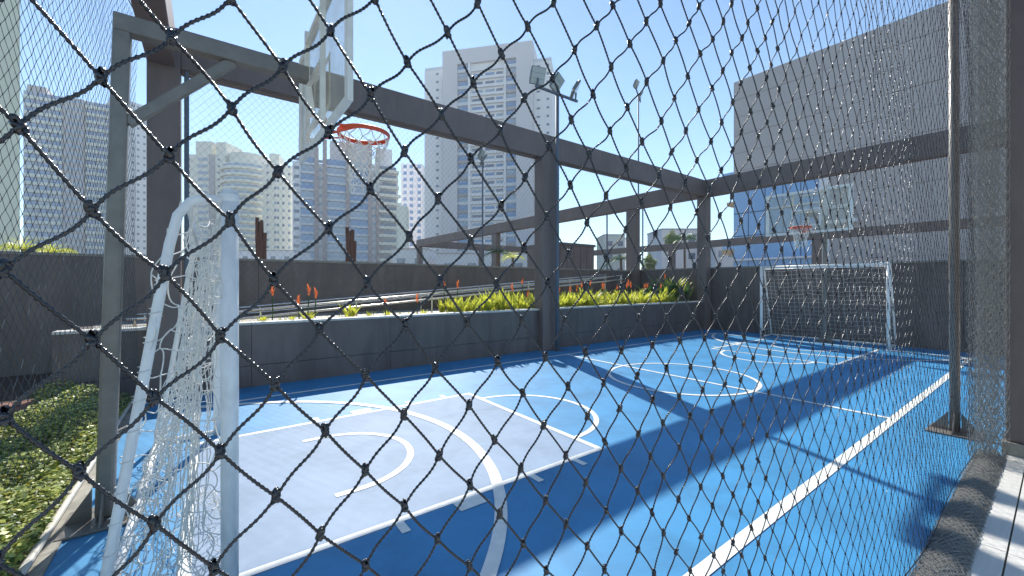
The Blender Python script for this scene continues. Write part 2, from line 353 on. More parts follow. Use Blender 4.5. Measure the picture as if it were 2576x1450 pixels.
# ------------------------------------------------------------------ steel hoop stands
def hoop(cx, sgn, label, back):
    """pole X, direction of the court"""
    t = empty("basketball_hoop", (cx, 3.9, 0), label=label, cat="basketball hoop", group="basketball hoops")
    m = M_steel; lean = .09 if sgn > 0 else 0
    mb = MB()
    mb.bar((0, 0, .02), (sgn*lean, 0, 3.45), .095, .095)
    mb.build("pole", m, t, bevel=.02)
    b = MB(); b.box(-.2, .2, -.2, .2, 0, .018)
    b.build("base_plate", m, t, bevel=.004)
    for a in range(4):
        g = MB(); c, s = math.cos(a*math.pi/2), math.sin(a*math.pi/2)
        pts = []
        for (u, z) in ((.062, .02), (.19, .02), (.062, .22)):
            for w in (-.005, .005): pts.append((c*u-s*w, s*u+c*w, z))
        g.add(pts, [(0, 2, 4, 4), (1, 5, 3, 3), (0, 1, 3, 2), (2, 3, 5, 4), (0, 4, 5, 1)]); g.build("gusset", m, t)
    ex = sgn*(.8+.56-.10)
    MB().bar((sgn*lean-sgn*.045, 0, 3.395), (ex, 0, 3.395), .11, .12).build("arm", m, t, bevel=.008)
    MB().bar((sgn*(lean*.8+.04), 0, 2.72), (sgn*.72, 0, 3.34), .06, .07).build("brace", m, t, bevel=.006)
    bxp = sgn*(.8+.56)        # board plane
    # mounting frame behind the board
    mf = MB()
    for yy in (-.32, .32): mf.bar((bxp-sgn*.05, yy, 2.92), (bxp-sgn*.05, yy, 3.95), .04)
    for zz in (3.0, 3.42, 3.85): mf.bar((bxp-sgn*.05, -.3, zz), (bxp-sgn*.05, .3, zz), .035)
    mf.bar((ex, 0, 3.30), (bxp-sgn*.07, 0, 3.05), .05)
    mf.build("mounting_frame", M_cream, t, bevel=.003)
    bb = put("backboard", MB().box(-.006, .006, -.87, .87, 2.94, 3.90).mesh("backboard", M_acr), t, (bxp, 0, 0))
    f = MB()
    for yy in (-.9, .9): f.box(-.02, .02, yy-.04, yy+.04, 2.875, 3.965)
    for zz in (2.90, 3.94): f.box(-.02, .02, -.864, .864, zz-.03, zz+.03)
    ff = f.build("frame", M_cream, bb, bevel=.004)
    q = MB()
    for yy in (-.295, .295): q.box(sgn*.007, sgn*.010, yy-.025, yy+.025, 3.05, 3.5)
    for zz in (3.075, 3.475): q.box(sgn*.007, sgn*.0105, -.27, .27, zz-.025, zz+.025)
    q.build("target_square", M_line, bb)
    # rim
    rc = Vector((bxp+sgn*(.15+.225), 0, 3.0))
    rm = MB(); n = 40
    rm.tube([(rc.x+.225*math.cos(2*math.pi*i/n), .225*math.sin(2*math.pi*i/n), 3.0) for i in range(n+1)], .010, 10, caps=False)
    rm.tube([(rc.x+.225*math.cos(2*math.pi*i/n), .225*math.sin(2*math.pi*i/n), 2.975) for i in range(n+1)], .006, 6, caps=False)
    rm.box(min(bxp+sgn*.02, bxp+sgn*.032), max(bxp+sgn*.02, bxp+sgn*.032), -.09, .09, 2.89, 3.04)
    for yy in (-.07, .07): rm.bar((bxp+sgn*.03, yy, 3.0), (rc.x-sgn*.19, yy*1.6, 3.0), .016)
    for yy in (-.06, .06): rm.bar((bxp+sgn*.03, yy, 2.90), (rc.x-sgn*.12, yy*2.6, 2.985), .013)
    for i in range(8):   # curved band segments hanging under the ring
        pass
    v = []
    for k in (2.968, 3.008):
        for i in range(n): v.append((rc.x+.229*math.cos(2*math.pi*i/n), .229*math.sin(2*math.pi*i/n), k))
    rm.add(v, [(i, (i+1) % n, n+(i+1) % n, n+i) for i in range(n)])
    rm.build("rim", M_orange, t, smooth=False)
    # basket net: 12 columns of diamonds hanging and a little tangled
    rows, nc = 7, 12
    rad = [.218, .205, .178, .150, .132, .125, .135, .140]
    zz = [2.985, 2.92, 2.86, 2.795, 2.73, 2.67, 2.60, 2.54]
    K = {}
    rr = np.random.default_rng(3 if sgn > 0 else 5)
    for j in range(rows+1):
        for i in range(nc):
            a = 2*math.pi*(i+.5*(j % 2))/nc+rr.normal()*.05*(j > 0)
            q = rad[j]*(1+rr.normal()*.07*(j > 0))
            K[i, j] = np.array([rc.x+q*math.cos(a), q*math.sin(a), zz[j]+rr.normal()*.012*(j > 0)])
    paths = []
    for j in range(rows):
        for i in range(nc):
            for e in (0, -1) if j % 2 == 0 else (0, 1):
                A_, B_ = K[i, j], K[(i+e) % nc, j+1]; mid = (A_+B_)/2+rr.normal(size=3)*.006; mid[2] -= .004
                paths.append([A_, (A_*.5+mid*.5)+rr.normal(size=3)*.002, mid, (B_*.5+mid*.5), B_])
    for i in range(14):
        a = rr.uniform(0, 6.28); q = .13; z0 = 2.56
        p0 = np.array([rc.x+q*math.cos(a), q*math.sin(a), z0]); paths.append([p0, p0+[0, .01, -.03], p0+[.01, 0, -.05], p0+[.01, .01, -.075], p0+[.0, .0, -.10]])
    V, Fq = tubes(np.array(paths), .0046, 5); nb = MB(); nb.add(V, Fq)
    nb.build("net", M_cordw, t)
    return t
hoop(-.56, 1, "near basketball hoop on a grey steel pole behind the near goal, seen side on", None)
hoop(13.56, -1, "far basketball hoop with see-through backboard, standing behind the far goal", None)

# ------------------------------------------------------------------ goals
def netgrid(Pg, r, mb, jit, rr, sub=4, sides=4):
    """Pg (n,m,3) knots: cords along both directions with slack"""
    n, m, _ = Pg.shape
    Pg = Pg+rr.normal(size=Pg.shape)*jit
    A_ = np.concatenate([Pg[:-1].reshape(-1, 3), Pg[:, :-1].reshape(-1, 3)]); B_ = np.concatenate([Pg[1:].reshape(-1, 3), Pg[:, 1:].reshape(-1, 3)])
    t = np.linspace(0, 1, sub+1)[None, :, None]
    L = A_[:, None]*(1-t)+B_[:, None]*t
    bow = rr.normal(size=(len(A_), 1, 3))*jit*.9; bow[..., 2] -= jit*.7
    L = L+bow*(4*t*(1-t))
    V, Fq = tubes(L, r, sides); mb.add(V, Fq)
def goal(gx, sgn, label, tangled, width=(2.47, 5.36), Ht=2.08, depth=.36, topd=.18):
    y0, y1 = width
    t = empty("futsal_goal", (gx, (y0+y1)/2, 0), label=label, cat="goal", group="futsal goals")
    hy = (y1-y0)/2
    s = -sgn
    MB().tube([(0, -hy, 0), (0, -hy, Ht-.03)], .038, 20).build("post", M_white, t, smooth=True)
    MB().tube([(0, hy, 0), (0, hy, Ht-.03)], .038, 20).build("post", M_white, t, smooth=True)
    MB().tube([(0, -hy+.03, Ht-.05), (0, hy-.03, Ht-.05)], .038, 20).build("crossbar", M_white, t, smooth=True)
    for y in (-hy, hy):
        cap = MB(); cap.lathe([(.038, -.045), (.0395, -.03), (.038, -.008), (.031, .010), (.018, .019), (0.001, .022)], (0, y, Ht-.03), 20); cap.build("post_cap", M_white, t, smooth=True)
    pts = [(0, Ht-.07), (s*topd*.55, Ht-.07), (s*topd*.85, Ht-.09), (s*(topd+.02), Ht-.16), (s*(topd+.05), Ht-.3)]
    def back(z):    # side frame profile
        return s*(topd+.05+(depth-topd+.08)*(1-z/(Ht-.3)))
    pts += [(back(1.2), 1.2), (back(.5), .5), (back(.03), .03)]
    for y in (-hy, hy):
        MB().tube([(p, y+(.05 if y < 0 else -.05)*0, z) for p, z in pts], .021, 12).build("side_frame", M_white, t, smooth=True)
        MB().tube([(0, y, .03), (back(.03), y, .03)], .022, 10).build("side_base", M_white, t, smooth=True)
    MB().tube([(back(.03), -hy, .03), (back(.03), hy, .03)], .027, 12).build("base_bar", M_white, t, smooth=True)
    MB().tube([(s*topd*.9, -hy, Ht-.1), (s*topd*.9, hy, Ht-.1)], .015, 8).build("top_rail", M_white, t, smooth=True)
    rr = np.random.default_rng(11); mb = MB()
    cell = .115
    zs = np.arange(0.02, Ht-.1, cell); ys = np.linspace(-hy, hy, int((y1-y0)/cell)+1)
    Z, Y = np.meshgrid(zs, ys, indexing='ij')
    Xb = s*(topd+.05+(depth-topd+.08)*(1-Z/(Ht-.3)))
    fold = .05*np.sin(Y*7+Z*2)+.03*np.sin(Y*17)
    if tangled:
        lift = np.clip(Z/1.2, 0, 1)
        G = np.stack([Xb-s*(.06+.10*lift)+fold*1.1, Y, Z+.02*np.sin(Y*9)], -1)
    else:
        G = np.stack([Xb-s*.12*np.exp(-((Y+.4)**2)*1.2)*np.exp(-((Z-.7)**2)*2), Y, Z+.015*np.sin(Y*5)], -1)
    netgrid(G, .0029 if tangled else .003, mb, .014 if tangled else .006, rr, 5 if tangled else 3, 5)
    # sides
    for y in (-hy, hy):
        us = np.linspace(0, 1, 6 if tangled else 5); Zs, U = np.meshgrid(zs, us, indexing='ij')
        Xs = U*s*(topd+.05+(depth-topd+.08)*(1-Zs/(Ht-.3)))
        bulge = .035*np.sin(U*3.1)*(1 if y < 0 else -1)
        G2 = np.stack([Xs, y+bulge*1.6, Zs], -1)
        netgrid(G2, .0030 if tangled else .003, mb, .016 if tangled else .006, rr, 6, 5)
    if tangled:     # slack bundle gathered down the middle of the near side and pooled on the floor
        for k in range(26):
            u = rr.uniform(.30, .75); n = 44
            zz = np.linspace(Ht-.14-rr.uniform(0, .5), rr.uniform(.02, .4), n)
            xs = s*u*(topd+.05+(depth-topd+.08)*(1-zz/(Ht-.3)))*(.9)+np.cumsum(rr.normal(size=n))*.004
            yy = -hy+.06+rr.uniform(0, .5)+np.cumsum(rr.normal(size=n))*.007
            V, Fq = tubes(np.stack([xs, yy, zz], -1)[None], .0026, 5); mb.add(V, Fq)
        # pooled diamonds drifting on to the court
        ys2 = np.linspace(-hy+.02, -hy+1.2, 15); uu = np.linspace(0, 1, 7)
        U2, Y2 = np.meshgrid(uu, ys2, indexing='ij')
        G3 = np.stack([s*(depth-.02)*(1-U2)*.9+.05*np.sin(Y2*6), Y2, .30*np.abs(np.sin(U2*2.6+.3))*(1-.35*np.sin(Y2*4)**2)+.015], -1)
        netgrid(G3, .002, mb, .018, rr, 5, 5)
        for zc in np.arange(.15, Ht-.42, .13):    # lashings round the side frame
            c = back(min(zc, Ht-.3)); a = np.linspace(0, 9.4, 18)
            pp = np.stack([c+.0235*np.cos(a), -hy+.0235*np.sin(a), zc+a*.004], -1)[None]
            V, Fq = tubes(pp, .003, 5); mb.add(V, Fq)
    mb.build("net", M_cordw, t, smooth=True)
goal(.09, 1, "near white goal with tangled sagging net, seen end on beside the steel hoop pole", True)
goal(13.30, -1, "far white goal with a square-meshed net standing before the dark end wall", False, (2.55, 5.40), 2.13, .6, .2)

# ------------------------------------------------------------------ floodlights
def flood(base, h, yaw, label, arm=1.35, pr=.045, ns=3, group="floodlight masts", m=M_steeld, base_flare=False, lean=(0,0)):
    t = empty("floodlight_mast", base, yaw, label=label, cat="floodlight", group=group)
    MB().tube([(0, 0, 0), (lean[0]*.5, lean[1]*.5, h*.5), (lean[0], lean[1], h)], pr, 14).build("pole", m, t, smooth=True)
    MB().box(-.12, .12, -.12, .12, 0, .012).build("base_plate", m, t)
    MB().bar((-arm/2, 0, h+.01), (arm/2, 0, h+.01), .05, .05).build("crossarm", m, t)
    for i in range(ns):
        u = (-arm/2+.06)+i*(arm-.12)/max(1, ns-1)
        hd = empty("lamp_head", (u, -.02, h+.25)); hd.parent = t
        hd.rotation_euler = (R([-66, -58, -60][i % 3]), R([0, 10, 14][i % 3]), R([-14, 22, 58][i % 3]))
        MB().box(-.18, .18, -.19, .19, 0, .05).build("housing", M_lamp, hd, bevel=.01)
        g = MB()
        for k in range(3): g.box(-.165, .165, -.175+k*.118, -.175+k*.118+.112, -.008, -.001)
        g.build("lens", M_lampg, hd)
        fn = MB()
        for k in range(9): fn.box(-.17+k*.042, -.162+k*.042, -.13, .13, .051, .085)
        fn.build("cooling_fins", M_lamp, hd)
        MB().bar((u, 0, h+.03), (u, -.02, h+.20), .03).build("bracket", m, t)
    return t
flood((6.71, 7.22, 0), 6.12, 0, "floodlight mast with three square lamps standing right beside the middle column")
f2p = P(1606, 714, 20); flood((f2p.x, f2p.y, 0), 10.75, .5, "tall thin floodlight mast whose lamps rise above the beam right of the three-lamp mast", 1.5, .035, 2)
f3p = P(1214, 714, 15.5); flood((f3p.x, f3p.y, 0), 6.1, .9, "thin floodlight mast standing in front of the tallest grey apartment tower", .8, .03, 2)
for xx, dd, hh, lb in ((1527, 26, 6.0, "thin dark mast just right of the dark cabin"), (1617, 30, 7.4, "thin mast right of the distant frame's column")):
    q = P(xx, 714, dd); t = empty("lamp_post", (q.x, q.y, 0), label=lb, cat="mast")
    MB().tube([(0, 0, 0), (0, 0, hh)], .05, 8).build("pole", M_steeld, t); MB().box(-.3, .3, -.05, .05, hh, hh+.08).build("lamp_head", M_lamp, t)
# pole with flared base inside the net on the right
rpq = empty("steel_post", (6.45, .70, 0), label="steel post on a flared gusseted base just behind the net by the right pillar", cat="post")
MB().tube([(0, 0, .02), (-.05, .0, 2.2), (-.10, .0, 5.2)], .042, 16).build("shaft", M_steel, rpq, smooth=True)
MB().box(-.2, .2, -.2, .2, 0, .018).build("base_plate", M_steel, rpq, bevel=.004)
for a in range(4):
    g = MB(); c, s = math.cos(a*math.pi/2), math.sin(a*math.pi/2); pts = []
    for (u, z) in ((.048, .02), (.19, .02), (.048, .22)):
        for w in (-.006, .006): pts.append((c*u-s*w, s*u+c*w, z))
    g.add(pts, [(0, 2, 4, 4), (1, 5, 3, 3), (0, 1, 3, 2), (2, 3, 5, 4), (0, 4, 5, 1)]); g.build("gusset", M_steel, rpq)
# downpipe beside the corner column
dp = tag(MB().tube([(-.235, 7.46, 1.0), (-.235, 7.46, ZB0)], .03, 10).build("downpipe", M_steeld), label="slim blue-grey pipe running up beside the left corner column", cat="pipe")

# ------------------------------------------------------------------ ramp handrails
def rail(y, x0, x1, lb):
    t = empty("handrail", (x0, y, 0), label=lb, cat="handrail", group="ramp handrails")
    zf = lambda x: 1.08+.072*x if x > -.4 else 1.05
    for dz in (0, -.13):
        MB().tube([(x-x0, 0, zf(x)+dz) for x in np.linspace(x0, x1, 14)], .021, 10).build("rail", M_inox, t, smooth=True)
    n = int((x1-x0)/1.6)
    for i in range(n+1):
        x = x0+.1+i*(x1-x0-.2)/n
        MB().tube([(x-x0, 0, .925), (x-x0, 0, zf(x)-.02)], .018, 10).build("post", M_inox, t)
rail(8.60, -1.0, 10.9, "nearer stainless double handrail rising along the ramp behind the flowers")
rail(9.86, -1.0, 11.6, "farther stainless double handrail along the wall side of the ramp")

# ------------------------------------------------------------------ plants
def strapleaf(mb, base, ang, L, w, lean, rr, droop=.3, n=5):
    d = np.array([math.cos(ang), math.sin(ang), 0]); side = np.array([-d[1], d[0], 0]); v = []
    for i in range(n+1):
        t = i/n; p = np.array(base)+d*(lean*L*t**1.3)+np.array([0, 0, 1])*L*(t-droop*t*t*.5); ww = w*math.sin(math.pi*(.12+.86*t))*(1-.25*t)
        v += [p-side*ww, p+d*(-ww*.35), p+side*ww]
    f = []
    for i in range(n):
        for k in (0, 1): f.append((3*i+k, 3*i+k+1, 3*i+k+4, 3*i+k+3))
    mb.add(v, f)
def plantmesh(seed, nl, L, w, m, lean=.5):
    rr = random.Random(seed); mb = MB()
    for i in range(nl):
        strapleaf(mb, (rr.uniform(-.05, .05), rr.uniform(-.05, .05), 0), rr.uniform(0, 6.28), L*rr.uniform(.55, 1.1), w*rr.uniform(.7, 1.2), lean*rr.uniform(.3, 1.4), rr)
    return mb.mesh("leaves", m, True)
def flowermesh(seed):
    rr = random.Random(seed); mb = MB()
    for k in range(6):
        a = k*2.4; strapleaf(mb, (0, 0, k*.024), a, .10*rr.uniform(.7, 1.2), .019, .55, rr, .2, 3)
    return mb.mesh("flower", M_flow, True)
lime = [plantmesh(s, 24, .44, .031, M_lime, .55) for s in range(5)]
flo = [flowermesh(s) for s in range(3)]
stem_m = MB().tube([(0, 0, 0), (.01, .0, .5), (.02, .01, 1.0)], .010, 5).mesh("stem", M_green)
rp_ = random.Random(5)
def bromeliad(x, y, s, nf, group, lab):
    t = empty("heliconia", (x, y, .9), rp_.uniform(0, 6), label=lab, cat="plant", group=group)
    put("leaves", rp_.choice(lime), t, (0, 0, 0), (s, s, s*rp_.uniform(.85, 1.2)))
    for k in range(nf):
        h = .40*s+rp_.uniform(.08, .30); a, b_ = rp_.uniform(-.14, .14), rp_.uniform(-.14, .14)
        st = put("stem", stem_m, t, (a, b_, 0), (1, 1, h)); fl = put("flower", rp_.choice(flo), t, (a+.02, b_+.01, h-.02), (.95, .95, 1.1))
LD = "yellow-green strap-leaved heliconia in the dense row by the middle and right of the planter"
x = 4.3
while x < 12.7:
    for yy in (7.86, 8.12, 8.36):
        s = (.70+.8*rp_.random()**1.8) if x > 6.9 else (.7+.7*rp_.random()**1.5)
        nf = (1 if rp_.random() < .30 else 0) if x > 6.9 else (1 if rp_.random() < .18 else 0)
        side = "right" if x > 6.6 else "left"; row = {7.86: "front row by the coping", 8.12: "middle row", 8.36: "back row by the handrail"}[yy]
        lb = ("yellow-green heliconia with an orange-red flower, " if nf else "flowerless yellow-green heliconia, ")+row+", "+side+" of middle column"
        bromeliad(x+rp_.uniform(-.1, .1), yy+rp_.uniform(-.05, .05), s, nf, "heliconias in the dense planter row", lb)
    x += .22
for (px, s, nf, lb) in ((660, .5, 1, "small heliconia with one orange flower nearest the white goal post"), (733, .45, 1, "small heliconia second from the goal post, low leaves and one red flower"),
                        (775, .7, 2, "heliconia with the tallest orange flower left of the bright leaf clump"), (885, .95, 0, "bright flowerless lime clump standing alone behind the coping"),
                        (975, .4, 1, "tiny heliconia with one red flower left of the handrail bend"), (1065, .45, 1, "small heliconia with one red flower just before the dense row"), (930, .5, 0, "low lime tuft right of the lone bright clump")):
    a = ray(px); d = 7.95/a[1]
    bromeliad(a[0]*d, 7.95, s, nf, None, lb)
# ground tufts in the near bed: sparse pebbly cover
mb = MB()
for i in range(900):
    x, y = rp_.uniform(-.9, 13.8), rp_.uniform(7.72, 8.5); strapleaf(mb, (x, y, .9), rp_.uniform(0, 6.28), rp_.uniform(.05, .14), .012, .6, rp_, .2, 2)
tag(mb.build("ground_cover", M_lime), label="low yellow-green ground cover on the planter soil", cat="ground cover", kind='stuff')

def leafcloud(n, c, rad, size, m, rr, flat=1.0, name="crown", parent=None, hollow=.55):
    u = rr.normal(size=(n, 3)); u /= np.linalg.norm(u, axis=1, keepdims=True)
    r = hollow+(1-hollow)*rr.random(n)**.6
    lump = 1+.25*np.sin(u[:, 0]*5+c[0])*np.sin(u[:, 1]*4+1)+.18*np.sin(u[:, 2]*7)
    C = np.array(c)+u*(r*lump)[:, None]*np.array(rad)
    a = rr.normal(size=(n, 3)); a /= np.linalg.norm(a, axis=1, keepdims=True); b_ = np.cross(a, rr.normal(size=(n, 3))); b_ /= np.linalg.norm(b_, axis=1, keepdims=True)
    s = size*rr.uniform(.6, 1.3, size=(n, 1))
    V = np.stack([C-a*s, C+b_*s*.45, C+a*s, C-b_*s*.45], 1).reshape(-1, 3)
    Fq = np.arange(4*n).reshape(n, 4)
    mb = MB(); mb.add(V, Fq); return mb.build(name, m, parent)
# broad shrub at the far end of the planter
sh = empty("broad_leaf_shrub", (12.9, 8.3, .9), label="tall dark green broad-leaved shrub at the far end of the planter", cat="shrub")
mbs = MB(); rr2 = random.Random(9)
for i in range(110): strapleaf(mbs, (rr2.uniform(-.75, .75), rr2.uniform(-.45, .45), rr2.uniform(0, .35)), rr2.uniform(0, 6.28), rr2.uniform(.35, .95), .055, rr2.uniform(.3, 1.0), rr2, .5)
mbs.build("leaves", M_green, sh, smooth=True)
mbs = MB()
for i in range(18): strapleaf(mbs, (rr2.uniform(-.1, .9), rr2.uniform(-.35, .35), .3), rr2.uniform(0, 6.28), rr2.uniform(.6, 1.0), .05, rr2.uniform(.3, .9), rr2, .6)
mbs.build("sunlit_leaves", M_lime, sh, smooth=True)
# left bed: hedge-like ground cover
tag(MB().box(-6, -.86, 1.0, 7.49, -.04, .05).build("flower_bed_soil", M_soil), kind='structure')
bp_ = tag(MB().box(-9, -1.66, 5.9, 10.4, -.03, .062).build("brick_path", M_soil), kind='structure')
bm = MB().box(.004, .216, .004, .106, 0, .02).mesh("brick", M_brick)
for i in range(15):
    for j in range(19): put("brick", bm, bp_, (-1.885-i*.22-(j % 2)*.11, 5.92+j*.11, .062))
edge = tag(MB().tube([(-.80, 2.2, .05), (-.80, 5.0, .05), (-.80, 7.4, .05)], .022, 10).build("edge_pipe", M_cop), label="pale pipe edging laid between the leafy bed and the blue court", cat="edging")
tag(MB().box(-.86, -.722, 1.0, 7.4, -.05, .012).build("concrete_edge", M_edge), kind='structure')
nl = 52000; rb = np.random.default_rng(21)
bx_ = -.80-rb.random(nl)**1.1*1.5; by_ = 2.3+rb.random(nl)*5.0
keep = ~((bx_ < -1.6+.12*np.sin(by_*4)) & (by_ > 5.85+.15*np.sin(bx_*6))); bx_, by_ = bx_[keep], by_[keep]
prof = .20*np.clip((-.77-bx_)/.22, 0, 1)**.7*(1+.35*np.sin(bx_*5+by_*2.1)+.25*np.sin(by_*6.3)*np.sin(bx_*9+2))+.05
bz_ = .05+prof*(.45+.65*rb.random(len(bx_)))
for nm, m, sel in (("dark", M_leaf1, (0, .5)), ("light", M_leaf2, (.5, .93)), ("yellow", M_leaf3, (.93, 1.01))): pass
q = rb.random(len(bx_))
hb = MB(); C = np.stack([bx_, by_, bz_], 1); n = len(C)
a = rb.normal(size=(n, 3)); a[:, 2] *= .35; a /= np.linalg.norm(a, axis=1, keepdims=True)
b2 = np.cross(a, rb.normal(size=(n, 3))*[.5, .5, 1]+[0, 0, 1.0]); b2 /= np.linalg.norm(b2, axis=1, keepdims=True)
s = (.020*rb.uniform(.6, 1.3, n))[:, None]
V = np.stack([C-a*s, C+b2*s*.55, C+a*s, C-b2*s*.55], 1).reshape(-1, 3)
hb.add(V, np.arange(4*n).reshape(n, 4)); me = hb.mesh("leafy_ground_cover", None)
for m in (M_leaf1, M_leaf2, M_leaf3): me.materials.append(m)
me.polygons.foreach_set("material_index", np.digitize(q, [.42, .93]).astype(np.int32))
ho = bpy.data.objects.new("leafy_ground_cover", me); COL.objects.link(ho)
tag(ho, label="low leafy green and yellow ground cover filling the bed left of the hoop pole", cat="ground cover", kind='stuff')

# wooden stumps on the boundary wall side
def stump(px0, px1, y, d, lb):
    w = (px1-px0)/F*d; c = P((px0+px1)/2, y, d)
    t = empty("weathered_post", (c.x, c.y, 0), label=lb, cat="wooden post", group="weathered timber posts")
    rr = random.Random(int(px0)); h = c.z
    for i in range(4):
        o = (i-1.5)*w*.24; k = h*(1-(.0, .03, .02, .11)[i]*1.1)
        n = 7; ctr = []
        mb = MB()
        pts = [(o+rr.uniform(-.01, .01), rr.uniform(-.03, .03), z) for z in np.linspace(0, k, n)]
        mb.tube(pts, w*.17, 7); mb.build("stave", M_bark, t)
    t.rotation_euler = (0, 0, -R(36.6)); return t
stump(645, 670, 548, 11.2, "rough brown timber post rising over the wall in front of the cream towers")
stump(870, 896, 572, 11.2, "rough brown timber post rising over the wall in front of the brown-striped tower")

def palm(px, ytop, d, L, lb, hasc=True, trunk=True, m=M_green):
    c = P(px, ytop, d); t = empty("small_palm", (c.x, c.y, 0), label=lb, cat="palm")
    MB().tube([(0, 0, 0), (.03, .0, c.z*.5), (0, 0, c.z-L*.25)], .04+.03*L, 8).build("trunk", M_trunk, t)
    rr = random.Random(int(px)); mb = MB()
    for i in range(15):
        a = i*2.4; n = 9; el = rr.uniform(.2, 1.1)
        ax = np.array([math.cos(a), math.sin(a), 0]); sd_ = np.array([-ax[1], ax[0], 0])
        for k in range(1, n+1):
            tt = k/n; p = np.array([0, 0, c.z-L*.25])+ax*L*tt*math.cos(el*.7)+np.array([0, 0, 1])*L*(tt*math.sin(el)-.75*tt*tt)
            for sgn in (-1, 1):
                tip = p+sd_*sgn*L*.28*(1.1-tt)+ax*L*.12+np.array([0, 0, -L*.12])
                w = ax*L*.03
                mb.add([p-w, p+w, tip], [(0, 1, 2, 2)])
        strapleaf(mb, (0, 0, c.z-L*.25), a, L, .01, .9, rr, 1.2)
    mb.build("fronds", m, t)
palm(1252, 625, 24, .9, "small green palm behind the wall left of the middle column")
palm(1290, 640, 18, .6, "low yellow-green palm just left of the middle column", m=M_lime)
palm(1562, 640, 26, 1.1, "small palm right of the dark cabin behind the wall")
palm(1722, 590, 40, 2.0, "palm in front of the white low house near the far corner column")
palm(60, 610, 12.5, .8, "yellowish palm topping the boundary wall at the far left", m=M_lime)
palm(130, 622, 12.5, .7, "second yellowish palm on the boundary wall, right of the first", m=M_lime)
# small tree beyond
def tree(px, ytop, ybot, d, wpx, lb):
    top = P(px, ytop, d); bot = P(px, ybot, d); r = wpx/2/F*d; hz = (top.z-bot.z)/2
    t = empty("leafy_tree", (top.x, top.y, 0), label=lb, cat="tree")
    cz = (top.z+bot.z)/2
    tr = MB(); tr.tube([(0, 0, 0), (.05, 0, cz*.6), (0, 0, cz)], r*.08, 8)
    for a in (0, 2, 4): tr.tube([(0, 0, cz*.6), (r*.4*math.cos(a), r*.4*math.sin(a), cz+hz*.3)], r*.04, 6)
    tr.build("trunk", M_trunk, t)
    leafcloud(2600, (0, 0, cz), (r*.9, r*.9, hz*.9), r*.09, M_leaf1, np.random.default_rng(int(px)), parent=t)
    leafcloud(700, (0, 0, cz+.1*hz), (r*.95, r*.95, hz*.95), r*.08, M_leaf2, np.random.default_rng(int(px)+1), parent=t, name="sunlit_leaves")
tree(1632, 640, 690, 55, 40, "round green tree between the distant frame columns")
tree(1690, 578, 640, 58, 36, "dark leafy tree before the white low house")

# ------------------------------------------------------------------ buildings
def bld(x0, d0, x1, d1, name, label, cat="apartment tower", **k):
    a, b_ = P(x0, 714, d0), P(x1, 714, d1)
    v = b_-a; yaw = math.atan2(v.y, v.x)
    t = empty(name, (a.x, a.y, 0), yaw, label=label, cat=cat, **k)
    t["_w"] = math.hypot(v.x, v.y)
    ux = Vector((v.x, v.y)).normalized()
    def S(x, y=None, n=0.0):
        # picture column -> s on the front plane (shifted n into the building)
        r = ray(x); nx = Vector((-ux.y, ux.x)); o = Vector((a.x, a.y))+nx*n
        # r*dd = o + ux*s
        det = r[0]*(-ux.y)-r[1]*(-ux.x)
        dd = (o.x*(-ux.y)-o.y*(-ux.x))/det
        s = (r[0]*dd-o.x)*ux.x+(r[1]*dd-o.y)*ux.y
        if y is None: return s
        return s, H0+(714.0-y)/F*dd
    t_w = t["_w"]; del t["_w"]
    return t, S, t_w
_unit = {}
def unit(m, nm):
    k = (m.name, nm)
    if k not in _unit: _unit[k] = MB().box(0, 1, 0, 1, 0, 1).mesh(nm, m)
    return _unit[k]
def B(t, nm, m, s0, s1, z0, z1, n0, n1):
    return put(nm, unit(m, nm), t, (s0, n0, z0), (s1-s0, n1-n0, z1-z0))
def cm(name, c, **k): return mat(name, c, rough=k.pop('rough', .75), var=k.pop('var', .06), scale=k.pop('scale', .25), **k)
C_grey = cm("tower_grey_render", (.68, .65, .67)); C_white = cm("tower_white", (.84, .82, .83)); C_span = cm("tower_spandrel", (.42, .40, .41))
C_beige = cm("tower_cream", (.80, .77, .67)); C_cream2 = cm("tower_cream_pale", (.86, .83, .70)); C_brown = cm("pier_brown", (.42, .36, .36)); C_grn = cm("office_band", (.72, .74, .66))
C_dk = cm("office_core", (.46, .44, .44)); C_wall = mat("panel_wall_grey", (.52, .47, .455), stain=(.07, .35, (1, 1, .25)), rough=.7, var=.07, scale=.3, bump=.1, bscale=4)
C_bal = cm("balcony_front", (.66, .68, .71)); C_sof = cm("balcony_soffit", (.60, .40, .22)); C_gyel = cm("left_block_tiles", (.90, .88, .68), scale=.8)

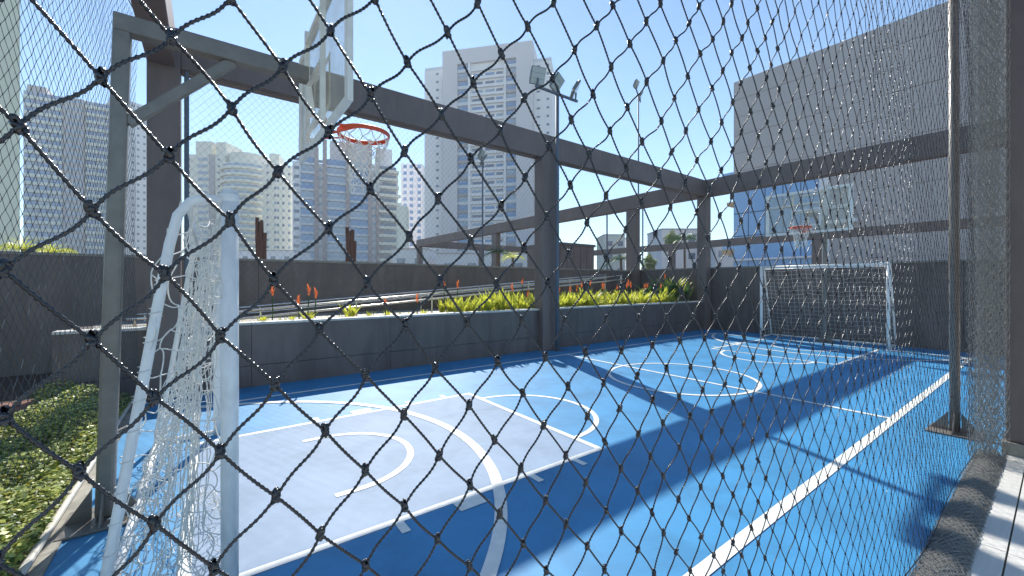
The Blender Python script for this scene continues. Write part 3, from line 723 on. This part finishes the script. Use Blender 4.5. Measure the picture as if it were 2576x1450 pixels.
# --- tallest grey tower
t, S, Wd = bld(1113, 150, 1340, 143, "apartment_tower", "tallest pale grey apartment tower with two glazed stripes and white balconies between")
zt = S(1113, 130)[1]; s1 = S(1150); s2 = S(1298); fl = 3.0
B(t, "wall", C_grey, 0, s1, 0, zt, 0, 18); B(t, "wall", C_grey, s2, Wd, 0, zt, 0, 18)
zr = S(1150, 162)[1]
B(t, "wall", C_grey, s1, s2, zr, zt, 0, 18); B(t, "recess_wall", C_white, s1, s2, 0, zr, 1.2, 17.5)
sa, sb, sc_, sd_ = S(1177), S(1181), S(1268), S(1272)
B(t, "pier", C_white, sa, sb+.3, 0, zr-.01, .1, 1.198); B(t, "pier", C_white, sc_, sd_, 0, zr-.01, .1, 1.198)
nf = int(zr/fl)
for i in range(nf):
    z = zr-fl*(i+1)
    if z < 4: break
    for (u0, u1) in ((s1, sa), (sd_, s2)):
        B(t, "window", M_winb if (i*7+int(u0)) % 3 else M_winl, u0+.2, u1-.2, z+1.25, z+2.75, .9, 1.19)
        B(t, "spandrel", C_span if i % 2 else C_bal, u0+.02, u1-.02, z, z+1.15, .5, 1.0)
    B(t, "balcony_slab", C_white, sb+.32, sc_-.02, z+.0, z+.95, .3, 1.19)
    if i > 0:
        for (f0, f1) in ((.06, .36), (.44, .70), (.76, .94)):
            B(t, "window", (M_win, M_winl, M_win, M_winb)[(i*3+int(f0*10)*5) % 4], sb+(sc_-sb)*f0, sb+(sc_-sb)*f1, z+1.35, z+2.25, 1.0, 1.195)
for (xa, xb, yt) in ((1068, 1112.5, 181), (1340.5, 1388, 158)):
    ua, ub = S(xa, n=3), S(xb, n=3); zz = S(xa, yt, 3)[1]
    B(t, "wing", C_white, min(ua, ub), max(ua, ub), 0, zz, 3, 15)
    B(t, "parapet", C_bal, ua+.1, ub-.1, zz+.001, zz+1.4, 3.4, 3.6)
    for i in range(int(zz/fl)):
        z = zz-fl*(i+1)+1.2
        if z < 5: break
        B(t, "window", M_win, (ub-2.4 if xa < 1200 else ub-1.8), (ub-1.4 if xa < 1200 else ub-.9), z, z+.8, 2.92, 2.999)
        if xa > 1200 and i % 1 == 0: B(t, "window", M_win, ua+1.4, ua+2.6, z, z+.6, 2.92, 2.999)
# --- brown striped tower
t, S, Wd = bld(735, 145, 1003, 160, "apartment_tower", "blue-glazed apartment tower with thin brown vertical stripes seen below the near hoop")
zt = S(760, 370)[1]
B(t, "wall", C_white, 0, Wd, 0, zt-5, 1.0, 20)
B(t, "roof_block", C_grey, S(750), S(800), zt-5.0, S(750, 338)[1], 2, 14); B(t, "roof_block", C_grey, S(830), S(931), zt-5.0, S(850, 352)[1], 2, 14); B(t, "roof_block", C_white, S(951), S(988), zt-5.0, S(970, 372)[1], 1.5, 12)
for xp in (796, 817, 875, 931, 951): B(t, "pier", C_brown, S(xp)-.7, S(xp)+.7, 0, S(xp, 352 if 800 < xp < 940 else 372)[1], -.2, .998)
for i in range(22):
    z = zt-3.1*(i+1)-3
    if z < 5: break
    for (a_, b_) in ((756, 794), (820, 873), (878, 929)):
        B(t, "window", (M_winb, M_winb, M_winl)[(i*5+a_) % 3] if not (a_ == 820 and i % 3 == 1) else M_winl, S(a_), S(b_), z+.85, z+2.98, .6, .997)
        B(t, "balcony_slab", C_bal, S(a_), S(b_), z+.0, z+.80, .1, .95)
    for (a_, b_) in ((737, 754), (799, 814), (934, 949)): B(t, "window", M_winl if a_ > 740 else M_win, S(a_)+.2, S(b_)-.2, z+1.3, z+2.4, .9, .998)
    B(t, "balcony_slab", C_beige, S(953)+.0, S(1003)-(.4 if i % 2 else .0)+((i > 2)*1.0), z, z+1.1, -.8, .95); B(t, "window", M_win, S(955), S(998), z+1.2, z+2.7, .8, .996)
# --- cream towers
t, S, Wd = bld(467, 185, 565, 185, "apartment_tower", "twin-topped cream apartment tower just right of the left corner column")
z385 = S(500, 388)[1]; z354 = S(500, 354)[1]
B(t, "wall", C_beige, 0, Wd, 0, z385, .5, 16)
for a_, b_, y_ in ((488, 528, 354), (540, 565, 356)): B(t, "roof_block", C_beige, S(a_), S(b_), z385+.001, S(500, y_)[1], 1, 12)
B(t, "pier", C_dk, S(524), S(539), 0, z385-.1, .2, .498)
for i in range(19):
    z = z385-3.0*(i+1)-1
    if z < 5: break
    B(t, "window", M_winl, S(497), S(520), z+1.1, z+2.4, .3, .498); B(t, "window", M_win, S(546), S(551), z+1.2, z+2.1, .4, .498); B(t, "window", M_win, S(471), S(476), z+1.2, z+2.1, .4, .498)
t = empty("apartment_tower", P(628, 714, 190).to_tuple()[:2]+(0,), 0, label="round-fronted cream apartment tower with curved balconies between two square cream towers", cat="apartment tower")
Rr = 60/F*190
hh = P(628, 376, 190-Rr).z
MB().lathe([(Rr*.92, 0), (Rr*.92, hh-5), (Rr*.7, hh-5), (Rr*.7, hh), (.01, hh)], (0, 0, 0), 28).build("wall", C_beige, t)
bal = MB().lathe([(Rr*.93, 0), (Rr*1.01, 0), (Rr*1.01, 1.1), (Rr*.93, 1.1)], (0, 0, 0), 28).mesh("balcony", C_cream2)
win = MB().lathe([(Rr*.925, 1.3), (Rr*.935, 1.3), (Rr*.935, 2.4), (Rr*.925, 2.4)], (0, 0, 0), 28).mesh("window_band", M_winl)
for i in range(20):
    z = hh-8-3.0*i
    if z > 4: put("balcony", bal, t, (0, 0, z)); put("window_band", win, t, (0, 0, z))
t, S, Wd = bld(660, 165, 733, 168, "apartment_tower", "square cream apartment tower dotted with small windows, left of the brown-striped tower")
zt = S(690, 402)[1]
B(t, "wall", C_cream2, 0, Wd, 0, zt-2.0, 0, 16); B(t, "roof_block", C_cream2, 2, Wd-5, zt-1.999, zt+3, 2, 12)
for i in range(16):
    z = zt-3.0*(i+1)-1
    if z < 5: break
    for f in (.14, .40, .50, .68, .88): B(t, "window", (M_win, M_winl, M_win)[(i*7+int(f*50)) % 3], Wd*f, Wd*f+.75, z+1.0, z+2.0, -.04, .2)
# --- slender blue white block and small round cream one
t, S, Wd = bld(1008, 190, 1062, 190, "apartment_tower", "slim pale blue apartment block squeezed left of the tallest tower")
zt = S(1030, 412)[1]; B(t, "wall", C_white, 0, Wd, 0, zt, 0, 14)
for i in range(19):
    z = zt-3*(i+1)
    if z < 5: break
    for f in (.12, .42, .78): B(t, "window", M_winb, Wd*f, Wd*f+1.6, z+.8, z+2.4, -.05, .2)
t = empty("apartment_tower", P(1013, 714, 130).to_tuple()[:2]+(0,), 0, label="small rounded cream block standing low in front of the slim blue block", cat="building")
Rr = 15/F*130; hh = P(1013, 520, 130).z; MB().lathe([(Rr, 0), (Rr, hh-.8), (Rr*.8, hh), (.01, hh+.2)], (0, 0, 0), 16).build("wall", C_cream2, t)
# --- banded office at the left
t, S, Wd = bld(57, 172, 293, 188, "office_tower", "wide office tower with stacked pale balcony bands behind the fine net at left", "office tower")
zt = S(57, 225)[1]
B(t, "wall", C_dk, 0, Wd, 0, zt, .8, 20); B(t, "roof_block", C_dk, S(60), S(110), zt+.001, S(57, 204)[1], 3, 14)
B(t, "core", C_dk, S(160), S(213), 0, zt-.05, -.4, .798)
for i in range(26):
    z = zt-3.3*(i+1)
    if z < 5: break
    for (a_, b_) in ((59, 158), (215, 292)):
        B(t, "balcony_slab", C_grn, S(a_), S(b_), z, z+1.35, -.3, .7)
        n = 3
        for k in range(n):
            u0 = S(a_)+(S(b_)-S(a_))*(k+.05)/n; u1 = S(a_)+(S(b_)-S(a_))*(k+.95)/n
            B(t, "window", M_winb if (i+k) % 3 else M_winl, u0, u1, z+1.4, z+3.1, .5, .797)
    for k in range(3): 
        u = S(165)+k*(S(208)-S(165))/3; B(t, "window", M_winl, u, u+2.0, z+1.2, z+2.5, -.46, -.3)
t, S, Wd = bld(294, 186, 374, 196, "office_tower", "plain grey side block with small windows between the hoop pole and corner column", "office tower")
zt = S(330, 256)[1]; B(t, "wall", C_bal, 0, Wd, 0, zt, 0, 16)
for i in range(24):
    z = zt-3.3*(i+1)
    if z < 5: break
    for f in (.2, .45, .62, .82): B(t, "window", M_win, Wd*f, Wd*f+.9, z+1, z+2.1, -.05, .2)
# --- cream block at the left edge
t, S, Wd = bld(-420, 22, 50, 30, "cream_building", "pale cream tiled block filling the left edge of the picture", "building")
B(t, "wall", C_gyel, 0, Wd, 0, 34, 0, 12)
# --- grey panel building with glass wing
BX = 45.0
t = empty("panel_building", (BX, 21.1, 0), label="huge windowless grey panel-clad building on the right", cat="building")
def GB(nm, m, y0, y1, z0, z1, x0=0.0, x1=.3): return put(nm, unit(m, nm), t, (x0, y0-21.1, z0), (x1-x0, y1-y0, z1-z0))
GB("wall", C_wall, -12, 21.1, 0, 23.1, .30, 16)
rows = [0.0, 1.9, 3.8, 5.7, 7.6, 9.6, 11.6, 13.5, 15.4, 17.3, 19.2, 21.1, 23.1]
for i in range(12):
    ys = [-12, -7, -1.5, 4, 9.5, 13.2, 21.1]
    for k in range(6):
        if rows[i] < 11.5 and k == 5: continue
        GB("panel", C_wall, ys[k]+.02, ys[k+1]-.02, rows[i]+.018, rows[i+1]-.018, .2+.02*((i*3+k*5) % 2), .298)
zc = [0, 2.4, 4.1, 6.6, 9.0, 11.4]; yc = [13.4, 14.9, 16.4, 18.0, 19.6, 21.1]
GB("glazing_frame", M_mull, 13.35, 21.1, 0, 11.4, .24, .298)
for i in range(5):
    for k in range(5): GB("glass_pane", M_glass, yc[k]+.045, yc[k+1]-.045, zc[i]+.05, zc[i+1]-.05, .20, .238)
GB("floor_band", C_white, 13.3, 21.15, 4.02, 4.2, -.1, .29); GB("floor_band", C_white, 13.3, 17.8, 9.0, 9.18, .0, .29)
GB("white_column", C_white, 12.6, 13.3, 0, 11.6, -.3, .29)
for z0 in (4.8, 11.9): 
    o = GB("balcony_slab", C_sof, 21.12, 22.4, z0, z0+.5, .4, 4); 
    GB("balcony_glass", M_glass, 21.15, 22.38, z0+.505, z0+1.7, .4, .5)
GB("balcony_slab", C_sof, 21.12, 21.9, 10.0, 10.4, .4, 4)
wh = empty("wall_frame_box", (BX-.2, 12.2, 0), label="white framed ledge boxes on the grey building behind the far backboard", cat="ledge")
for (y0, y1, z0, z1) in ((11.0, 12.5, 8.2, 8.5), (10.6, 12.5, 6.9, 7.2)): MB().box(-.6, .15, y0-12.2, y1-12.2, z0, z1).build("ledge", C_white, wh)
MB().box(-.5, .15, -.9, .1, 7.2, 8.1).build("vent_box", C_dk, wh)
# low houses in the gap
for (xa, xb, yt, d, m, lb) in ((1520, 1572, 592, 90, C_beige, "beige low block seen above the wall right of the dark cabin"), (1665, 1768, 578, 75, C_white, "white low house between the distant frame and the far corner column"),
                               (1800, 1850, 612, 70, C_bal, "pale grey low house just right of the far corner column"), (1575, 1600, 600, 110, C_white, "narrow white block behind the distant frame's column"), (985, 1075, 628, 60, C_bal, "grey flat-roofed plant room behind the wall below the slim block"),
                               (1100, 1335, 640, 60, C_bal, "long pale annex under the tallest tower"), (600, 740, 632, 100, C_white, "low white podium at the foot of the square cream tower")):
    t, S, Wd = bld(xa, d, xb, d, "low_building", lb, "building"); zt = S(xa, yt)[1]
    B(t, "wall", m, 0, Wd, 0, zt, 0, 8); B(t, "roof_edge", C_dk, -.1, Wd+.1, zt, zt+.2, -.1, 8.1)
    n = max(2, int(Wd/3)); 
    for k in range(n):
        for zz in np.arange(zt-2.4, 1.5, -3.0)[:3]: B(t, "window", M_win, Wd*(k+.3)/n, Wd*(k+.3)/n+min(1.2, Wd/n*.5), zz, zz+1.1, -.05, .2)

# ------------------------------------------------------------------ nets
def kx(k): return .5*(-.156+.0965*k)
def knot_pos(K_, M_, rr, ys=.5):
    z = H0+.5*(.1335+.2325*(M_+(K_ % 2)*.5)-.0023*K_)
    x = kx(K_)
    lean = np.interp(K_, [3, 10, 30], [.021, .010, 0.0])
    x = x+lean*(z-1.78)
    y = ys+.012*np.sin(x*1.7+z*1.1)+.006*np.sin(z*4+x*3)
    p = np.stack([x, y, z], -1)
    return p+rr.normal(size=p.shape)*[.0022, .002, .0028]
rn = np.random.default_rng(4)
K0, K1 = -14, 123; M0, M1 = -14, 27
Kg, Mg = np.meshgrid(np.arange(K0, K1), np.arange(M0, M1), indexing='ij')
KP = knot_pos(Kg.astype(float), Mg.astype(float), rn)
# each knot connects to the two lower-neighbour knots of the next column
def edges():
    E = []
    for i in range(K1-K0-1):
        odd = (i+K0) % 2
        for j in range(M1-M0):
            # next column: if this is even (z offset 0), neighbours at j (half up) and j-1 (half down); if odd: j (down), j+1 (up)
            for jj, up in ((j, not odd), (j-1, False)) if not odd else ((j, False), (j+1, True)):
                if 0 <= jj < M1-M0: E.append((i, j, i+1, jj, up))
    return E
E = edges()
A_ = np.array([KP[e[0], e[1]] for e in E]); B_ = np.array([KP[e[2], e[3]] for e in E]); UP = np.array([1. if e[4] else -1. for e in E])
def cord_paths(A_, B_, UP, n, rr, bend=.005):
    t = np.linspace(0, 1, n+1)[None, :, None]
    L = A_[:, None]*(1-t)+B_[:, None]*t
    # cords leave the knots steeply, flatter in the middle: an S curve
    sc2 = np.sin(2*math.pi*t)
    amp = (bend*UP)[:, None, None]
    amp = np.where(amp > 0, amp, amp*.35)
    L = L+amp*sc2*np.array([[[-.25, 0., .35]]])
    bow = rr.normal(size=(len(A_), 1, 3))*[.0011, .0009, .0014]; bow[..., 2] -= .0008
    return L+bow*(4*t*(1-t))
near = A_[:, 0] < 1.5; mid = (~near) & (A_[:, 0] < 3.2); far = A_[:, 0] >= 3.2
vis = near & (A_[:, 2] > .75) & (A_[:, 2] < 2.6)
nearlo = near & ~vis
sn = empty("safety_net", (0, .5, 0), label="black knotted cord safety net stretched across the whole view", cat="net")
mb = MB()
for msk, n, sides, tw, lb in ((vis, 52, 6, 2*math.pi/.0115, .24), (nearlo, 5, 4, 0, 0), (mid, 22, 5, 2*math.pi/.018, .24), (far, 5, 4, 2*math.pi/.06, .2)):
    L = cord_paths(A_[msk], B_[msk], UP[msk], n, rn); L[..., 1] -= .5
    if msk is far: mb.build("cord", M_cordb, sn, smooth=True); mb = MB()
    V, Fq = tubes(L, np.clip(np.interp(A_[msk][:, 0], [0, .6, 2, 5], [.0018, .0016, .0013, .0010]), 0, 1)[:, None], sides, tw, lb, phase=rn.random(len(L))*6.28); mb.add(V, Fq)
mb.build("cord", M_cordk, sn, smooth=True)
# knots: lumpy overhand turns
def knotmesh(seed, lo=False):
    rr = np.random.default_rng(seed); mb = MB(); n = 20 if not lo else 8
    a = np.linspace(0, 2*math.pi*1.6, n)
    for k, (tx, ty) in enumerate(((.5, .2), (-.6, .3), (.1, 1.3))[:3 if not lo else 2]):
        p = np.stack([np.cos(a)*.0042, np.sin(a)*.0042, np.linspace(-.004, .004, n)], -1)
        cx, sx = math.cos(tx), math.sin(tx); cy, sy = math.cos(ty), math.sin(ty)
        Rm = np.array([[cy, 0, sy], [0, 1, 0], [-sy, 0, cy]]) @ np.array([[1, 0, 0], [0, cx, -sx], [0, sx, cx]])
        p = p@Rm.T+[0, 0, (k-1)*.0028]
        V, Fq = tubes(p[None], .0029, 6 if not lo else 4); mb.add(V, Fq)
    return mb.mesh("knot", M_cordb, True)
kms = [knotmesh(s) for s in range(3)]; klo = knotmesh(9, True)
kl = []
for i in range(K1-K0):
    for j in range(M1-M0):
        p = KP[i, j]; d = CA*p[0]+CB*p[1]
        if d <= .02: continue
        r = CB*p[0]-CA*p[1]; xx = 1288+F*r/d; yy = 714-F*(p[2]-H0)/d
        if -60 < xx < 2636 and -60 < yy < 1510: kl.append((d, i, j))
kl.sort(); top = set((i, j) for _, i, j in kl[:300])
for (i, j) in top:
    put("knot", kms[(i*7+j) % 3], sn, tuple(KP[i, j]-[0, .5, 0]), (.66, .66, .92), (rn.uniform(-.4, .4), rn.uniform(-.3, .3), rn.uniform(0, 6.28)))
rest = [KP[i, j]-[0, .5, 0] for i in range(K1-K0) for j in range(M1-M0) if (i, j) not in top]
lv = np.zeros(len(klo.vertices)*3); klo.vertices.foreach_get("co", lv); lv = lv.reshape(-1, 3)
lf = np.array([list(p.vertices) for p in klo.polygons])
rest = np.array(rest); V = (rest[:, None]+lv[None]*.54).reshape(-1, 3); Fq = (lf[None]+(np.arange(len(rest))*len(lv))[:, None, None]).reshape(-1, 4)
mb = MB(); mb.add(V, Fq); tag(mb.build("knot_row", M_cordk, sn), kind='stuff')
# rope along the foot and slack folds of net lying on the floor / gathered at the pillar
def diamond_sheet(fn, nu, nv, r, mb, rr, jit=.004, sides=3, sub=2):
    """fn(u,v) -> xyz for half-step grid indices"""
    U, Vv = np.meshgrid(np.arange(nu), np.arange(nv), indexing='ij')
    G = fn(U.astype(float), Vv.astype(float)); G = G+rr.normal(size=G.shape)*jit
    sel = (U+Vv) % 2 == 0
    P_, Q_ = [], []
    for (du, dv) in ((1, 1), (1, -1)):
        u, v = np.where(sel); ok = (u+du < nu) & (v+dv < nv) & (v+dv >= 0); u, v = u[ok], v[ok]
        P_.append(G[u, v]); Q_.append(G[u+du, v+dv])
    A2, B2 = np.concatenate(P_), np.concatenate(Q_)
    t = np.linspace(0, 1, sub+1)[None, :, None]; L = A2[:, None]*(1-t)+B2[:, None]*t
    L = L+(rr.normal(size=(len(A2), 1, 3))*jit*.6)*(4*t*(1-t))
    V, Fq = tubes(L, r, sides); mb.add(V, Fq); return G[sel]
pile = MB()
for lay in range(9):
    def fn(u, v, lay=lay):
        x = 1.6-.03*lay+u*.0483*(.75 if lay else 1.0); w = v/11.0
        y = .50-.185*w+.006*np.sin(x*5+lay)+.004*np.sin(x*13+lay*2)
        z = .008+.016*np.abs(np.sin(w*3.0+.35*np.sin(x*3+lay)))*(1+.25*np.sin(x*4.3+lay*1.7))+.004*lay*np.sin(w*math.pi)
        return np.stack([x, y-.5, z], -1)
    diamond_sheet(fn, 122 if lay else 92, 12, .0017, pile, rn, .0022)
tag(pile.build("slack_folds", M_cordlit, sn), kind='stuff')
cur = MB()
for lay in range(7):
    def fn(u, v, lay=lay):
        w = u/22.0
        x = 5.55+.42*w+.03*np.sin(u*1.1+lay); y = .50-.17*w+.035*np.sin(u*.8+lay*1.6)
        z = .03+v*.058+(.35*(w-.5))*np.sin(v*.085+lay*.8)
        return np.stack([x, y-.5, z], -1)
    diamond_sheet(fn, 23, 82, .0017, cur, rn, .0015)
tag(cur.build("gathered_edge", M_cordlit, sn), kind='stuff')
MB().tube([(x, .012*math.sin(x*3), .035+.01*math.sin(x*5)) for x in np.linspace(-.6, 5.9, 50)], .003, 6).build("foot_rope", M_cordb, sn)

# fine perimeter nets
def fine_net(name, a, b_, z0, z1, r, label, knots=False, cell=(.0965, .11625), sag=.02, seed=1):
    a = np.array(a, float); b_ = np.array(b_, float); Ln = np.linalg.norm(b_-a); nu = int(Ln/(cell[0]/2)); nv = int((z1-z0)/(cell[1]/2))
    d = (b_-a)/Ln; nrm = np.array([-d[1], d[0]]); rr = np.random.default_rng(seed)
    def fn(u, v):
        s = u/nu*Ln; z = z0+v/nv*(z1-z0); w = sag*np.sin(s*1.3+z*.8)+sag*.4*np.sin(z*3+s*2)
        return np.stack([s*d[0]+nrm[0]*w, s*d[1]+nrm[1]*w, z-z0*0], -1)
    t = empty(name, (a[0], a[1], 0), label=label, cat="net", group="fine perimeter nets")
    mb = MB(); G = diamond_sheet(fn, nu, nv, r, mb, rr, .002, 3, 1)
    tag(mb.build("mesh_cords", M_cordf, t), kind='stuff')
    MB().tube([tuple(fn(np.array(float(u)), np.array(float(nv)))) for u in range(0, nu, max(1, nu//30))], .006, 6).build("edge_rope", M_cordf, t)
    if knots:
        s = .0042; o = np.array([(s, 0, 0), (0, s, 0), (-s, 0, 0), (0, -s, 0), (0, 0, s*1.6), (0, 0, -s*1.6)])
        f = np.array([(0, 1, 4, 4), (1, 2, 4, 4), (2, 3, 4, 4), (3, 0, 4, 4), (1, 0, 5, 5), (2, 1, 5, 5), (3, 2, 5, 5), (0, 3, 5, 5)])
        V = (G[:, None]+o[None]).reshape(-1, 3); Fq = (f[None]+(np.arange(len(G))*6)[:, None, None]).reshape(-1, 4)
        mk = MB(); mk.add(V, Fq); tag(mk.build("mesh_knots", M_cordf, t), kind='stuff')
    return t
fine_net("perimeter_net", (-.27, 7.46), (6.36, 7.46), 1.0, 4.60, .0013, "fine dark net filling the frame bay left of the middle column", seed=2)
fine_net("perimeter_net", (6.82, 7.46), (13.8, 7.46), 1.0, 4.60, .0013, "fine dark net filling the frame bay right of the middle column", seed=3)
fine_net("perimeter_net", (-1.10, 3.0), (-.74, 7.38), .15, 5.1, .0017, "fine side net hanging beside the leafy bed at the left", True, seed=4)
fine_net("perimeter_net", (13.95, 7.3), (13.95, .6), 2.2, 4.60, .0009, "fine dark net above the end wall behind the far goal", seed=5)

# thin air that veils the far towers
hz = bpy.data.materials.new("haze"); hz.use_nodes = True; hn = hz.node_tree; hn.nodes.clear()
ho_ = hn.nodes.new("ShaderNodeOutputMaterial"); pv = hn.nodes.new("ShaderNodeVolumePrincipled")
pv.inputs['Color'].default_value = (.93, .96, 1, 1); pv.inputs['Density'].default_value = .0005; pv.inputs['Anisotropy'].default_value = .35
hn.links.new(pv.outputs[0], ho_.inputs['Volume'])
tag(MB().box(-455, 525, -305, 525, -1.5, 112).build("haze", hz), kind='stuff')
